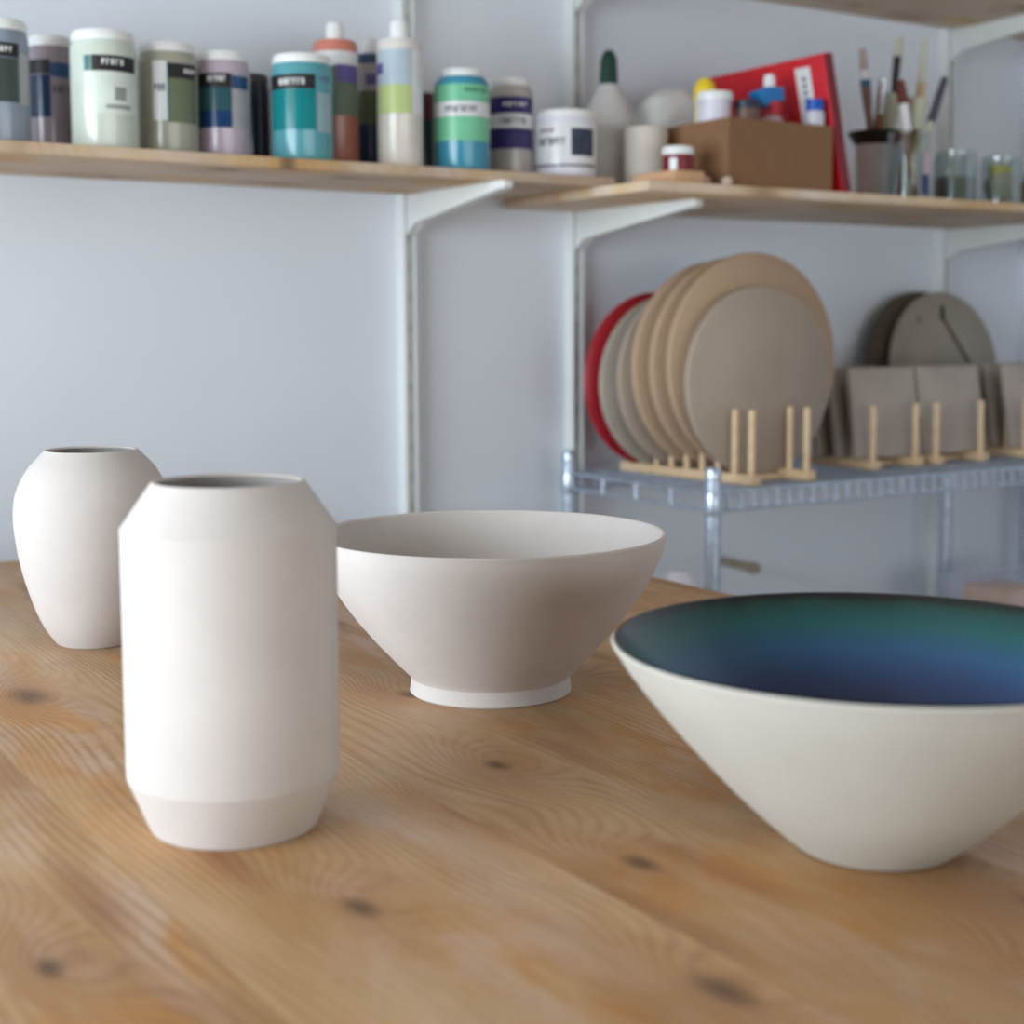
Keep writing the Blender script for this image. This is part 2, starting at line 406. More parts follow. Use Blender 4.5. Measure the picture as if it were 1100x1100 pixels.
# ------------------------------------------------------------------ shelves, uprights, brackets
LZ, RZ, TH = 1.31, 1.2945, .0155
def board(name, label, x0, x1, y0, y1, ztop, th):
    o = mk(name, box(-(x1-x0)/2, (x1-x0)/2, y0, y1, -th, 0, .0015), M_SHELF, loc=((x0+x1)/2, 0, ztop), sharp=60)
    return set_props(o, label, 'shelf')
board('wall_shelf', 'long pine shelf carrying the row of glaze jars, at left', -.6, 1.412, 1.902, 2.172, LZ, TH)
board('wall_shelf', 'lower pine shelf at right carrying the cardboard box and glass jars', 1.375, 2.74, 1.772, 2.172, RZ, TH)
board('wall_shelf', 'topmost pine shelf in the upper right corner', 1.36, 2.74, 1.80, 2.172, 1.705, TH)
def upright(x, label):
    w = .0115
    bm = bmesh.new()
    box(x-w, x+w, 2.186, 2.2, .3, 2.1, bm=bm)                       # web
    box(x-w, x-w+.003, 2.1735, 2.186, .3, 2.1, bm=bm); box(x+w-.003, x+w, 2.1735, 2.186, .3, 2.1, bm=bm)
    nf = len(bm.faces); z = .32
    while z < 2.08:
        for q in (-.0045, .0045): box(x+q-.0016, x+q+.0016, 2.1848, 2.1861, z, z+.016, bm=bm)
        z += .05
    bm.faces.ensure_lookup_table()
    for f in list(bm.faces)[nf:]: f.material_index = 1
    o = mk('shelf_upright', bm, M_STEELWHITE, smooth=False, mats=[M_STEELWHITE, M_SLOT])
    return set_props(o, label, 'upright', 'slotted shelf uprights on the back wall')
upright(1.194, 'white slotted steel upright on the wall, leftmost of the three')
upright(1.532, 'white slotted steel upright beside the red disc and wire rack corner')
upright(2.485, 'white slotted steel upright in the corner, behind the leaning grey disc')
def bracket(x, ztop, ytip, label):
    y0 = 2.1732; w = .0085
    bm = bmesh.new(); poly = [(y0, ztop), (ytip+.004, ztop), (ytip, ztop-.004), (ytip, ztop-.011), (ytip+.006, ztop-.014), (y0-.03, ztop-.046), (y0-.006, ztop-.062), (y0, ztop-.066)]
    prism(poly, 'x', x-w, x+w, .002, bm)
    return set_props(mk('shelf_bracket', bm, M_STEELWHITE, sharp=30), label, 'bracket', 'white shelf brackets')
bracket(1.194, LZ-TH, 1.872, 'white steel bracket under the shelf of glaze jars')
bracket(1.532, RZ-TH, 1.842, 'white steel bracket under the left end of the lower right shelf')
bracket(2.485, RZ-TH, 1.80, 'white steel bracket under the right shelf near the corner')
bracket(1.532, 1.6895, 1.842, 'white steel bracket touching the top edge of the photo, above the spray bottle')
bracket(2.485, 1.6895, 1.80, 'white steel bracket under the topmost shelf at right')

# ------------------------------------------------------------------ jars of glaze
def jar(name, label, cat, x, y, r, h, base, body, lid, tops, patches, lidr=.94, lidh=.088, neck=.86, group='glaze jars on the left shelf'):
    """patches: (part name, px0, px1, py0, py1, material, layer); tops = (cx, rpx, basepx, toppx) of the measured jar"""
    t = thing(name, label, cat, (x, y, base), group=group)
    zl = h*(1-lidh)
    prof = [(0, .001), (r*.9, 0), (r*.97, .002), (r, .006), (r, h*neck-.008), (r*.985, h*neck), (r*lidr*.97, h*neck+.012), (r*lidr*.90, zl-.003), (r*lidr*.90, zl+.003), (0, zl+.003)]
    mk('body', lathe(prof, 48), body, t)
    R = r*lidr
    mk('lid', lathe([(0, zl), (R, zl), (R*1.015, zl+.002), (R*1.01, h-.005), (R*.96, h-.001), (R*.88, h), (R*.85, h-.0012), (0, h-.0012)], 48), lid, t)
    phi = math.atan2(-y, -x); cx, rp, bp_, tp = tops
    U = lambda p: max(-.999, min(.999, (p-cx)/rp)); Z = lambda p: (bp_-p)/(bp_-tp)*h
    for (pn, a, b, c, d, m, ly) in patches:
        rr = r+.0004+.0003*ly
        if pn == 'lettering':
            mk(pn, letters(rr, phi, U(a), U(b), Z(d), Z(c), max(3, int((b-a)/4))), m, t, smooth=False)
        else: mk(pn, wrap(rr, phi, U(a), U(b), Z(d), Z(c)), m, t)
    return t
GL = plain
slate = GL('slate_glaze', (138, 150, 168), .16); mauve = GL('mauve_glaze', (152, 140, 150), .16); celadon = GL('celadon_glaze', (206, 216, 206), .16)
olive = GL('olive_glaze', (166, 166, 152), .16); lilac = GL('lilac_glaze', (188, 174, 190), .16); darknavy = GL('dark_navy_glaze', (34, 38, 52), .16)
teal = GL('teal_glaze', (88, 158, 170), .16); aqua = GL('aqua_glaze', (62, 146, 174), .16); greybeige = GL('grey_beige_glaze', (176, 170, 168), .16)
tubw = GL('white_tub', (226, 224, 236), .22)
navy = GL('navy_label', (34, 52, 84), .22); dgreen = GL('dark_green_label', (64, 76, 74), .22); teal2 = GL('teal_label', (10, 128, 134), .16)
blue2 = GL('blue_label', (38, 78, 122), .22); palegreen = GL('pale_green_label', (222, 232, 226), .16); olivelab = GL('olive_green_label', (106, 116, 92), .25)
seagreen = GL('sea_green_label', (120, 198, 158), .22); purple = GL('purple_label', (54, 44, 104), .22); whitelab = GL('white_label', (226, 228, 232), .22)
greylab = GL('grey_label', (172, 170, 176), .25); tealline = GL('teal_line', (30, 112, 118), .22); sketch = GL('sketch_grey', (150, 158, 154), .5); picture = GL('dark_picture', (46, 56, 78), .4, var=.5, scale=60)

jar('glaze_jar', 'slate grey glaze jar with black label, first at the left end of the shelf', 'jar', .500, 2.0, .0366, .161, LZ, slate, M_WHITE, (-2, 30, 160, 23),
    [('label', -8, 16, 66, 113, dgreen, 0), ('label_band', -8, 17, 50, 65, M_BLACK, 0), ('lettering', -6, 12, 54, 60, M_TEXTW, 1), ('side_label', 17.5, 26, 60, 115, greylab, 0)])
jar('glaze_jar', 'mauve glaze jar with black and navy label, second from the left end of shelf', 'jar', .593, 2.10, .0294, .166, LZ, mauve, M_WHITE, (52.5, 22.5, 172, 40),
    [('label', 31, 52, 83, 128, navy, 0), ('label_band', 31, 52, 67, 82, M_BLACK, 0), ('blue_band', 52.5, 73, 70, 85, blue2, 0), ('lettering', 54, 73, 94, 102, M_TEXTG, 0)])
jar('glaze_jar', 'pale celadon glaze jar with black label band and white lid', 'jar', .626, 1.97, .0431, .154, LZ, celadon, M_WHITE, (110.5, 34.5, 164, 36),
    [('label', 91, 141.5, 82, 127, palegreen, 0), ('label_band', 98, 141.5, 65, 81.5, M_BLACK, 0), ('teal_stripe', 91, 97, 65, 81.5, tealline, 0), ('lettering', 108, 131, 68.5, 75, M_TEXTW, 1),
     ('drawing', 121, 132, 98, 112, sketch, 1), ('drawing', 112, 136, 117, 121, sketch, 1)])
jar('glaze_jar', 'olive grey glaze jar with dark green label turned to the right', 'jar', .721, 1.992, .0400, .151, LZ, olive, M_WHITE, (179.5, 31.5, 170, 48),
    [('label', 180, 208, 88, 135, olivelab, 0), ('label_band', 180, 208, 72, 88, M_BLACK, 0), ('teal_stripe', 178.5, 180, 70, 135, tealline, 0), ('lettering', 196, 208, 77, 82, M_TEXTW, 1),
     ('side_label', 164, 178.5, 70, 133, whitelab, 0), ('lettering', 165, 177, 94, 102, M_TEXTG, 1)])
jar('glaze_jar', 'lilac glaze jar with black and blue wave label', 'jar', .804, 2.004, .0385, .149, LZ, lilac, M_WHITE, (237.5, 29.5, 174, 57),
    [('label', 213, 247, 97, 122, GL('green_wave', (46, 88, 98), .16), 0), ('label_foot', 213, 247, 122, 140, GL('blue_wave', (18, 62, 110), .16), 0), ('label_band', 213, 247, 82, 97, M_BLACK, 0), ('lettering', 222, 242, 85, 91, M_TEXTW, 1),
     ('blue_band', 247.5, 264, 84, 98, blue2, 0), ('side_label', 247.5, 264, 99, 140, greylab, 0)])
jar('glaze_jar', 'dark navy jar in shadow behind the teal glaze jar', 'jar', .885, 2.10, .030, .140, LZ, darknavy, GL('dark_lid', (70, 74, 80), .22), (275, 22, 185, 83), [])
jar('glaze_jar', 'teal glaze jar with black band, in front of the pink bottle', 'jar', .903, 1.955, .0433, .147, LZ, teal, M_WHITE, (323.5, 32.5, 175, 61),
    [('label', 292, 337, 100.5, 143, teal2, 0), ('label_band', 292, 337, 84.5, 100, M_BLACK, 0), ('lettering', 300, 327, 89, 95.5, M_TEXTW, 1), ('side_label', 339, 353, 103, 145, GL('teal_grey_label', (150, 178, 186), .22), 0), ('lettering', 341, 352, 86, 92, M_TEXTG, 0)])
jar('glaze_jar', 'sea green and aqua jar with a white label stripe', 'jar', 1.164, 1.955, .0419, .150, LZ, aqua, M_WHITE, (495.5, 29.5, 185, 76),
    [('label', 466.5, 524.5, 94, 112, seagreen, 0), ('white_band', 466.5, 524.5, 112.2, 128, whitelab, 0), ('label_foot', 466.5, 524.5, 128.2, 154, seagreen, 0), ('lettering', 498, 520, 98, 102, GL('green_print', (40, 110, 90), .5), 1), ('lettering', 478, 512, 117, 124, M_TEXTG, 1)], lidr=.82)
jar('glaze_jar', 'grey jar with purple, white and navy bands, right of the sea green jar', 'jar', 1.280, 2.0, .0349, .153, LZ, greybeige, M_WHITE, (548.5, 23.5, 192, 86),
    [('label', 525.5, 571.5, 107, 124.5, purple, 0), ('white_band', 525.5, 571.5, 125, 140, whitelab, 0), ('label_foot', 525.5, 571.5, 140.2, 162, purple, 0), ('lettering', 536, 564, 129, 136, M_TEXTG, 1), ('lettering', 540, 566, 113, 117, M_TEXTW, 1)], lidr=.84)
jar('paint_tub', 'short wide white tub with dark square picture, right end of the jar shelf', 'tub', 1.356, 1.96, .0493, .104, LZ, tubw, M_WHITE, (615, 33, 193, 121),
    [('label', 584, 646.5, 136, 177, whitelab, 0), ('picture', 621, 643.5, 142, 171, picture, 1), ('lettering', 589, 616, 152, 160, GL('dark_print', (54, 50, 66), .5), 1), ('lettering', 590, 604, 142, 147, GL('red_print', (120, 70, 90), .5), 1), ('stripe', 584, 646.5, 180, 182.5, M_TEXTG, 0)], lidr=.96, lidh=.12, neck=.84)

# squeeze bottles
def squeeze(label, x, y, r, h, body, shoulder, cap, tops, patches, cap_r, sh_px, cap_px):
    t = thing('squeeze_bottle', label, 'bottle', (x, y, LZ), group='squeeze bottles on the left shelf')
    cx, rp, bpx, tpx = tops; Z = lambda p: (bpx-p)/(bpx-tpx)*h
    zs = Z(sh_px[1]); zt = Z(sh_px[0])
    mk('body', lathe([(0, .001), (r*.93, 0), (r, .005), (r, zs-.004), (r*.985, zs), (0, zs)], 40), body, t)
    mk('shoulder', lathe([(0, zs), (r*.99, zs), (r*.99, zt-.006), (r*.9, zt-.001), (cap_r*1.1, zt), (0, zt)], 40), shoulder, t)
    ct = Z(cap_px)
    mk('cap', lathe([(0, zt), (cap_r, zt), (cap_r*.97, ct-.004), (cap_r*.8, ct), (0, ct)], 28), cap, t)
    phi = math.atan2(-y, -x); U = lambda p: max(-.999, min(.999, (p-cx)/rp))
    for (pn, a, b, c, d, m, ly) in patches:
        mk(pn, wrap(r+.0004+.0003*ly, phi, U(a), U(b), Z(d), Z(c)), m, t)
    return t
pink = GL('pink_glaze', (206, 128, 112), .22); brick = GL('brick_pink_glaze', (168, 104, 88), .22); navyg = GL('navy_glaze', (38, 58, 92), .22)
clearish = GL('greyed_plastic', (170, 170, 172), .16); ivory = GL('ivory_glaze', (218, 212, 204), .22); greyg = GL('grey_green_label', (104, 118, 104), .25)
viol = GL('violet_print', (104, 92, 160), .22); lime = GL('lime_label', (190, 208, 142), .22); sky = GL('sky_label', (180, 198, 212), .22)
squeeze('salmon pink squeeze bottle with white cap behind the teal jar', .987, 2.02, .0335, .186, brick, pink, M_WHITE, (360, 24, 183, 40),
        [('label', 337, 383, 54, 70, whitelab, 0), ('violet_print', 361, 382, 69, 88, viol, 1), ('label_foot', 337, 383, 70, 125, greyg, 0)], .0135, (40, 54), 20)
squeeze('navy blue squeeze bottle with white cap between the pink and ivory bottles', 1.072, 2.075, .0245, .183, navyg, GL('navy_cap_ring', (38, 78, 120), .22), M_WHITE, (394, 17, 189, 52),
        [('label', 379, 409, 64, 95, greylab, 0), ('violet_print', 390, 404, 76, 88, viol, 1), ('label_foot', 379, 409, 95, 132, GL('moss_label', (92, 108, 74), .25), 0)], .011, (52, 63), 34)
squeeze('ivory squeeze bottle with blue and lime label, tallest on the left shelf', 1.059, 1.955, .0333, .184, ivory, GL('ivory_shoulder', (222, 218, 214), .22), M_WHITE, (429, 24, 181, 41),
        [('label', 407, 441, 54, 92, sky, 0), ('lime_label', 407, 441, 92, 123, lime, 0), ('side_label', 441.5, 452.5, 54, 123, whitelab, 0), ('violet_print', 405.5, 412, 68, 80, viol, 1)], .0138, (41, 53), 20)
t = thing('glaze_bottle', 'dark red and green bottle half hidden behind the ivory bottle', 'bottle', (1.163, 2.068, LZ))
mk('body', lathe([(0, 0), (.0215, 0), (.0225, .004), (.0225, .088), (0, .088)], 32), GL('bottle_dark_green', (44, 62, 54), .22), t)
mk('cap', lathe([(0, .088), (.0215, .088), (.0215, .128), (.018, .131), (0, .131)], 32), GL('bottle_dark_red', (96, 40, 46), .22), t)

# ------------------------------------------------------------------ right shelf
t = thing('spray_bottle', 'cloudy white plastic bottle with a dark green nozzle', 'bottle', (1.510, 2.055, RZ))
mk('body', lathe([(0, 0), (.038, 0), (.0445, .005)]+spline([(.0445, .108), (.0445, .122), (.0395, .142), (.029, .163), (.0195, .180), (.0160, .187)], 6)+[(0, .186)], 40), M_MILKY, t)
mk('nozzle', lathe([(0, .184), (.0155, .184), (.0155, .206), (.0148, .209), (.0145, .226), (.0115, .236), (.008, .240), (.0075, .243), (0, .243)], 28), plain('dark_green_plastic', (10, 62, 54), .4), t)
def open_cup(r0, r1, h, w=.003):
    return lathe([(0, 0), (r0-.002, 0), (r0, .002), (r1, h-.001), (r1-w*.5, h), (r1-w, h-.001), (r0-w, .006), (0, .005)], 48)
set_props(mk('cup', open_cup(.0345, .0355, .103), clay('grey_white_cup', (206, 200, 192), .7), loc=(1.502, 1.942, RZ)), 'plain off-white ceramic cup left of the cardboard box', 'cup')

def blob(seed, sx, sy, sz, sub=4, amp=.14, fr=3.2):
    from mathutils import noise as N
    bm = bmesh.new(); bmesh.ops.create_icosphere(bm, subdivisions=sub, radius=1)
    for v in bm.verts:
        d = v.co.normalized(); q = d*fr+Vector((seed*3.1, seed*1.7, seed))
        k = 1+amp*N.noise(q)+amp*.6*abs(N.noise(q*2.3))
        v.co = Vector((d.x*sx*k, d.y*sy*k, d.z*sz*k))
    zmin = min(v.co.z for v in bm.verts)
    for v in bm.verts:
        v.co.z -= zmin
        if v.co.z < sz*.18: v.co.z *= .25
    return bm
# white plastic bag bulging behind the cup and the box, tilted barrel shape
from mathutils import noise as _N
bb = bmesh.new(); bmesh.ops.create_icosphere(bb, subdivisions=5, radius=1)
for v in bb.verts:
    d = v.co.normalized(); e = lambda a, p: math.copysign(abs(a)**p, a)
    q = Vector((d.x, d.y, d.z*1.5))
    crease = .035*_N.noise(q*2.5)+.03*abs(_N.noise(q*5+Vector((3, 1, 2))))
    z = e(d.z, .5); x = e(d.x, .62); y = e(d.y, .8)
    k = 1+crease
    zz = (z*.5+.5)
    v.co = Vector((x*.068*k*(1-.06*zz), y*.043*k, zz*.192*(1+.05*_N.noise(q*2))*(1-.12*max(0, -x))))
set_props(mk('plastic_bag', bb, plain('white_bag', (244, 248, 248), .45, var=.02), loc=(1.642, 2.062, RZ), sharp=80), 'crumpled white bag standing behind the off-white cup and the box', 'bag')

set_props(mk('wood_block', box(-.030, .030, -.075, .030, 0, .021, .0015), M_BLOCK, loc=(1.474, 1.872, RZ), sharp=60), 'small offcut of pale wood under the red jar', 'block')
t = thing('paint_pot', 'small dark red pot with white lid on the wood offcut', 'pot', (1.478, 1.83, RZ+.021))
mk('body', lathe([(0, 0), (.0225, 0), (.0235, .003), (.0235, .026), (0, .026)], 32), plain('dark_red_paint', (118, 16, 34), .35), t)
mk('lid', lathe([(0, .026), (.0245, .026), (.025, .0275), (.0248, .036), (.023, .0385), (0, .0385)], 32), M_WHITE, t)
mk('label', wrap(.0239, math.atan2(-1.83, -1.478), -.55, -.05, .002, .02), whitelab, t)
for i, (x, y, s, lab) in enumerate(((1.517, 1.815, .011, 'pinkish lump of dry clay in front of the box, left one'), (1.5395, 1.786, .009, 'paler lump of dry clay at the box corner, right one'))):
    set_props(mk('clay_lump', blob(i+4, s, s*.9, s*.75, 3, .25), plain('clay_lump_%s' % ('pink' if i == 0 else 'pale'), (196, 160, 148) if i == 0 else (206, 188, 172), .9), loc=(x, y, RZ)), lab, 'clay')

# cardboard box, open top
BX0, BX1, BY0, BY1, BH = 1.550, 1.772, 1.795, 1.95, .107
cb = thing('cardboard_box', 'open brown cardboard box full of bottles', 'box', ((BX0+BX1)/2, (BY0+BY1)/2, RZ))
hx, hy, w = (BX1-BX0)/2, (BY1-BY0)/2, .003
mk('box_shell', (lambda bm: (box(-hx, hx, -hy, hy, 0, w, bm=bm), box(-hx, hx, -hy, -hy+w, w, BH, bm=bm), box(-hx, hx, hy-w, hy, w, BH, bm=bm),
   box(-hx, -hx+w, -hy+w, hy-w, w, BH, bm=bm), box(hx-w, hx, -hy+w, hy-w, w, BH, bm=bm), bm)[-1])(bmesh.new()), M_CARD, cb, smooth=False)
FZ = RZ+w
t = thing('plastic_pot', 'small white lidded pot at the left of the cardboard box', 'pot', (1.5835, 1.868, FZ))
mk('body', lathe([(0, 0), (.022, 0), (.024, .004), (.0255, .139), (0, .139)], 32), plain('lilac_white', (222, 218, 234), .4), t)
mk('lid', lathe([(0, .139), (.0282, .139), (.0287, .141), (.0285, .150), (.026, .153), (0, .153)], 32), M_WHITE, t)
t = thing('capped_bottle', 'bottle with a domed yellow cap behind the white pot', 'bottle', (1.612, 1.927, FZ))
mk('body', lathe([(0, 0), (.0165, 0), (.0175, .003), (.0175, .150), (0, .150)], 28), plain('yellow_white', (226, 220, 190), .4), t)
mk('cap', lathe([(0, .150), (.0185, .150), (.0185, .166), (.015, .178), (.008, .185), (0, .186)], 28), plain('yellow_cap', (240, 206, 44), .4), t)
t = thing('dark_jar', 'small dark navy jar in the cardboard box beside the white pot', 'jar', (1.637, 1.852, FZ))
mk('body', lathe([(0, 0), (.02, 0), (.021, .003), (.021, .128), (0, .128)], 28), plain('jar_brown', (110, 80, 70), .4), t)
mk('lid', lathe([(0, .128), (.022, .128), (.022, .140), (.02, .142), (0, .142)], 28), plain('navy_lid', (36, 44, 66), .4), t)
t = thing('trigger_bottle', 'bottle with bright blue trigger head and red collar in the cardboard box', 'bottle', (1.712, 1.875, FZ))
mk('body', lathe([(0, 0), (.024, 0), (.026, .004), (.026, .105), (.016, .122), (.012, .128), (0, .128)], 28), plain('cloudy_bottle', (196, 170, 176), .4), t)
mk('collar', lathe([(0, .126), (.0155, .126), (.0155, .146), (.013, .149), (0, .149)], 24), plain('red_collar', (206, 52, 66), .4), t)
mk('trigger_head', prism([(-.046, .160), (-.018, .171), (.016, .173), (.018, .149), (-.012, .149), (-.024, .136), (-.034, .148)], 'y', -.011, .011, .002), plain('bright_blue_plastic', (22, 136, 214), .35), t)
mk('nozzle_cap', lathe([(0, .172), (.010, .172), (.0095, .186), (.0075, .192), (0, .192)], 20, off=(-.006, 0, 0)), M_WHITE, t)
t = thing('capped_bottle', 'small white bottle with a deep blue cap at the right front of the box', 'bottle', (1.7515, 1.816, FZ))
mk('body', lathe([(0, 0), (.0145, 0), (.0155, .003), (.0155, .126), (.0125, .130), (0, .130)], 24), plain('pale_bottle', (208, 208, 220), .4), t)
mk('cap', lathe([(0, .130), (.0145, .130), (.0145, .146), (.013, .148), (0, .148)], 24), plain('deep_blue_cap', (14, 84, 188), .35), t)

# red folder box leaning on the cardboard box
FL, FHt, FT = .315, .228, .02
tilt = -math.atan2(.030, .105)
rf = thing('file_box', 'red slim file box leaning against the cardboard box', 'file', (1.801, 1.80, RZ+.0002), (0, tilt*.78, 0))
M_RED = plain('red_card', (206, 20, 38), .45, var=.04)
mk('case', box(0, FT, 0, FL, 0, FHt, .002), M_RED, rf, sharp=60)
mk('spine', box(.002, FT-.0005, -.0012, .0005, .003, FHt-.003), plain('shaded_red_spine', (120, 22, 34), .5), rf, smooth=False)  # spine gets less light; that shade is put into its darker red
lb = box(-.0008, .0002, .034, .068, .108, .212); mk('spine_label', lb, M_PAPER, rf, smooth=False)
tx = bmesh.new()
for i in range(6): box(-.0013, -.0008, .046, .054, .135+i*.011, .141+i*.011, bm=tx)
mk('lettering', tx, M_TEXTG, rf, smooth=False)
pr = bmesh.new()
for (a, b, c, d) in ((.10, .135, .165, .19), (.19, .24, .14, .146), (.12, .17, .11, .125), (.10, .16, .135, .14), (.19, .26, .152, .158)):
    box(-.0008, .0002, a, b, c, d, bm=pr)
mk('faded_print', pr, plain('faded_red_print', (206, 84, 84), .5), rf, smooth=False)

# brush holders and brushes
t = thing('beaker', 'grey plastic beaker with flared black rim holding brushes', 'beaker', (2.055, 1.972, RZ))
mk('body', open_cup(.034, .037, .118), plain('smoky_plastic', (204, 206, 206), .3), t)
mk('rim', lathe([(.0376, .112), (.040, .116), (.050, .131), (.051, .135), (.049, .136), (.0455, .131), (.038, .1185)], 40), plain('black_rim', (26, 26, 28), .45), t)
gj = thing('glass_jar', 'clear glass jar holding brushes, with printed label', 'jar', (2.011, 1.852, RZ))
mk('body', lathe([(0, 0), (.033, 0), (.036, .004), (.0365, .118), (.0355, .120), (.0345, .118), (.034, .008), (0, .007)], 48), M_GLASS, gj)
ph = math.atan2(-1.852, -2.011)
mk('label', wrap(.0371, ph, .72, .98, .045, .085), plain('pink_label', (206, 176, 190), .4), gj)
mk('label_foot', wrap(.0371, ph, .62, .98, .010, .044), plain('navy_label_foot', (36, 56, 104), .4), gj)

def brush(label, p0, p1, stops, group='brushes in the holders'):
    """p0 foot, p1 top; stops: (part name, t0, t1, r0, r1, material)"""
    p0, p1 = Vector(p0), Vector(p1)
    t = thing('paintbrush', label, 'brush', p0, group=group); d = p1-p0
    for (pn, a, b, r0, r1, m) in stops:
        mk(pn, chain([(d*a, r0*1.35), (d*(a*.5+b*.5), (r0+r1)*.5*1.42), (d*b, r1*1.35)]), m, t)
    return t
steel = plain('brush_ferrule', (196, 198, 202), .25, 1); tan = plain('tan_handle', (196, 164, 122), .5); palegr = plain('pale_bristle', (196, 198, 176), .8)
dk = plain('dark_bristle', (52, 54, 48), .7); bluepl = plain('blue_handle', (14, 108, 148), .4); pinkh = plain('pinkish_handle', (176, 150, 146), .5)
brown = plain('brown_handle', (150, 96, 60), .5); greyh = plain('slate_handle', (72, 76, 88), .45); rustb = plain('rust_bristle', (106, 58, 46), .7)
HB = RZ+.008
def at(px, py, y, k=[0]):
    """x and z at depth y for a spot seen at (px, py) from the work table"""
    s = SIGHT(px, py); return (s[0]*y/s[1], y, CAMZ+s[2]*y/s[1])
CAMZ = 1.08
_R, _U, _F = Vector((.8421, -.5393, -.0037)), Vector((.0529, .0758, .9957)), Vector((.5367, .8387, -.0924))
def SIGHT(px, py): return _F+_R*((px-550)/1600)+_U*((498.43-py)/1600)
brush('blue-handled brush leaning left in the black-rimmed beaker', (2.066, 1.975, HB), at(926, 52, 1.985), [('handle', 0, .62, .003, .005, pinkh), ('grip', .62, .80, .006, .007, bluepl), ('ferrule', .80, .86, .0065, .006, M_WHITE), ('bristles', .86, 1, .0055, .004, pinkh)])
brush('plain brown stick leaning left in the black-rimmed beaker', (2.052, 1.955, HB), at(929, 92, 1.965), [('handle', 0, 1, .004, .0055, plain('dull_brown', (140, 112, 98), .6))])
brush('tall brush with cream bristles over a dark ferrule', (2.068, 1.962, HB), at(966, 40, 1.97), [('handle', 0, .66, .003, .004, plain('grey_handle', (150, 150, 150), .5)), ('ferrule', .66, .88, .0045, .0055, dk), ('bristles', .88, 1, .006, .005, palegr)])
brush('brush with a shiny metal ferrule leaning in the beaker', (2.045, 1.98, HB), at(949, 84, 1.94), [('handle', 0, .72, .003, .005, brown), ('ferrule', .72, 1, .0055, .006, steel)])
brush('tall tan brush standing upright in the glass jar', (2.020, 1.852, RZ+.0085), at(994, 42, 1.87), [('handle', 0, .55, .0035, .006, tan), ('ferrule', .55, .72, .006, .0055, tan), ('bristles', .72, 1, .0045, .003, palegr)])
brush('slate-handled brush leaning right in the glass jar', (2.004, 1.846, RZ+.0085), at(1015, 84, 1.853), [('bristles', 0, .2, .004, .005, palegr), ('ferrule', .2, .62, .005, .005, palegr), ('handle', .62, 1, .006, .0045, greyh)])
brush('brush with rust-brown bristles and a white ferrule', (2.018, 1.842, RZ+.0085), at(967, 86, 1.85), [('handle', 0, .55, .004, .005, brown), ('ferrule', .55, .80, .0065, .0065, M_WHITE), ('bristles', .80, 1, .0075, .005, rustb)])
brush('wide pale-bristled brush in the middle of the glass jar', (1.996, 1.856, RZ+.0085), at(985, 108, 1.865), [('handle', 0, .7, .004, .006, dk), ('bristles', .68, 1, .011, .014, palegr)])
brush('wide pale-bristled brush standing in the beaker', (2.045, 1.962, HB), at(957, 102, 1.955), [('handle', 0, .68, .004, .006, greyh), ('bristles', .66, 1, .012, .015, palegr)])

def glass_vessel(label, x, y, r, h, extra):
    t = thing('glass_jar', label, 'jar', (x, y, RZ))
    mk('body', lathe([(0, 0), (r-.003, 0), (r, .004), (r, h*.85), (r*.93, h*.9), (r*.95, h-.001), (r*.92, h), (r*.89, h-.001), (r*.88, h*.9), (r-.0025, h*.84), (r-.0025, .006), (0, .005)], 48), M_GLASS, t)
    extra(t, r, h); return t
def murky(t, r, h): mk('murky_water', lathe([(0, .0055), (r-.003, .0065), (r-.003, h*.5), (0, h*.5)], 40), plain('murky_grey', (112, 118, 108), .2), t)
glass_vessel('glass jar of murky grey water right of the brush jar', 2.124, 1.846, .0385, .092, murky)
glass_vessel('glass jar holding a yellow sponge piece, near the right edge', 2.218, 1.822, .0375, .085, lambda t, r, h: None)
def at_jar(bm): return bm
sp = set_props(mk('sponge', box(-.018, .018, -.010, .010, 0, .018, .003), plain('yellow_sponge', (200, 184, 40), .8), loc=(2.214, 1.822, RZ+.052), rot=(.0, .12, -.6)), 'yellow sponge piece inside the glass jar at far right', 'sponge')
rg = set_props(mk('rag', blob(9, .027, .027, .026, 4, .2), plain('beige_rag', (182, 174, 160), .9), loc=(2.217, 1.822, RZ+.0055)), 'crumpled beige rag at the bottom of the sponge jar', 'rag')
t = thing('small_bottle', 'small ochre bottle at the right end of the lower right shelf', 'bottle', (2.262, 1.792, RZ))
mk('body', lathe([(0, 0), (.0135, 0), (.015, .003), (.015, .040), (.010, .047), (0, .047)], 28), plain('ochre_glass', (122, 104, 66), .3), t)
mk('cap', lathe([(0, .047), (.0105, .047), (.0105, .058), (0, .058)], 24), plain('ochre_cap', (150, 140, 120), .4), t)

# ------------------------------------------------------------------ wire rack
RX0, RX1, RY0, RY1, SZ, LOWZ = 1.478, 2.70, 1.74, 2.125, .827, .47
rack = thing('wire_rack', 'chrome wire shelving unit carrying the discs and wooden plate racks', 'shelving', (RX0, RY0, 0))
def posts(bm, x, y):
    prof = [(0, 0), (.0127, 0)]
    z = .03
    while z < .85:
        prof += [(.0127, z), (.0118, z+.0012), (.0118, z+.0028), (.0127, z+.004)]; z += .0254
    prof += [(.0127, .858), (.0105, .8635), (0, .865)]
    return lathe(prof, 24, bm, (x, y, 0))
for x in (0, RX1-RX0):
    for y in (0, RY1-RY0):
        p = mk('post', posts(bmesh.new(), x, y), M_CHROME, rack)
        for zz in (SZ, LOWZ):
            mk('collar', lathe([(.0128, -.034), (.0138, -.034), (.0145, -.031), (.0146, .001), (.0138, .003), (.0128, .003)], 28, None, (x, y, zz-.004)), M_CHROME, p)
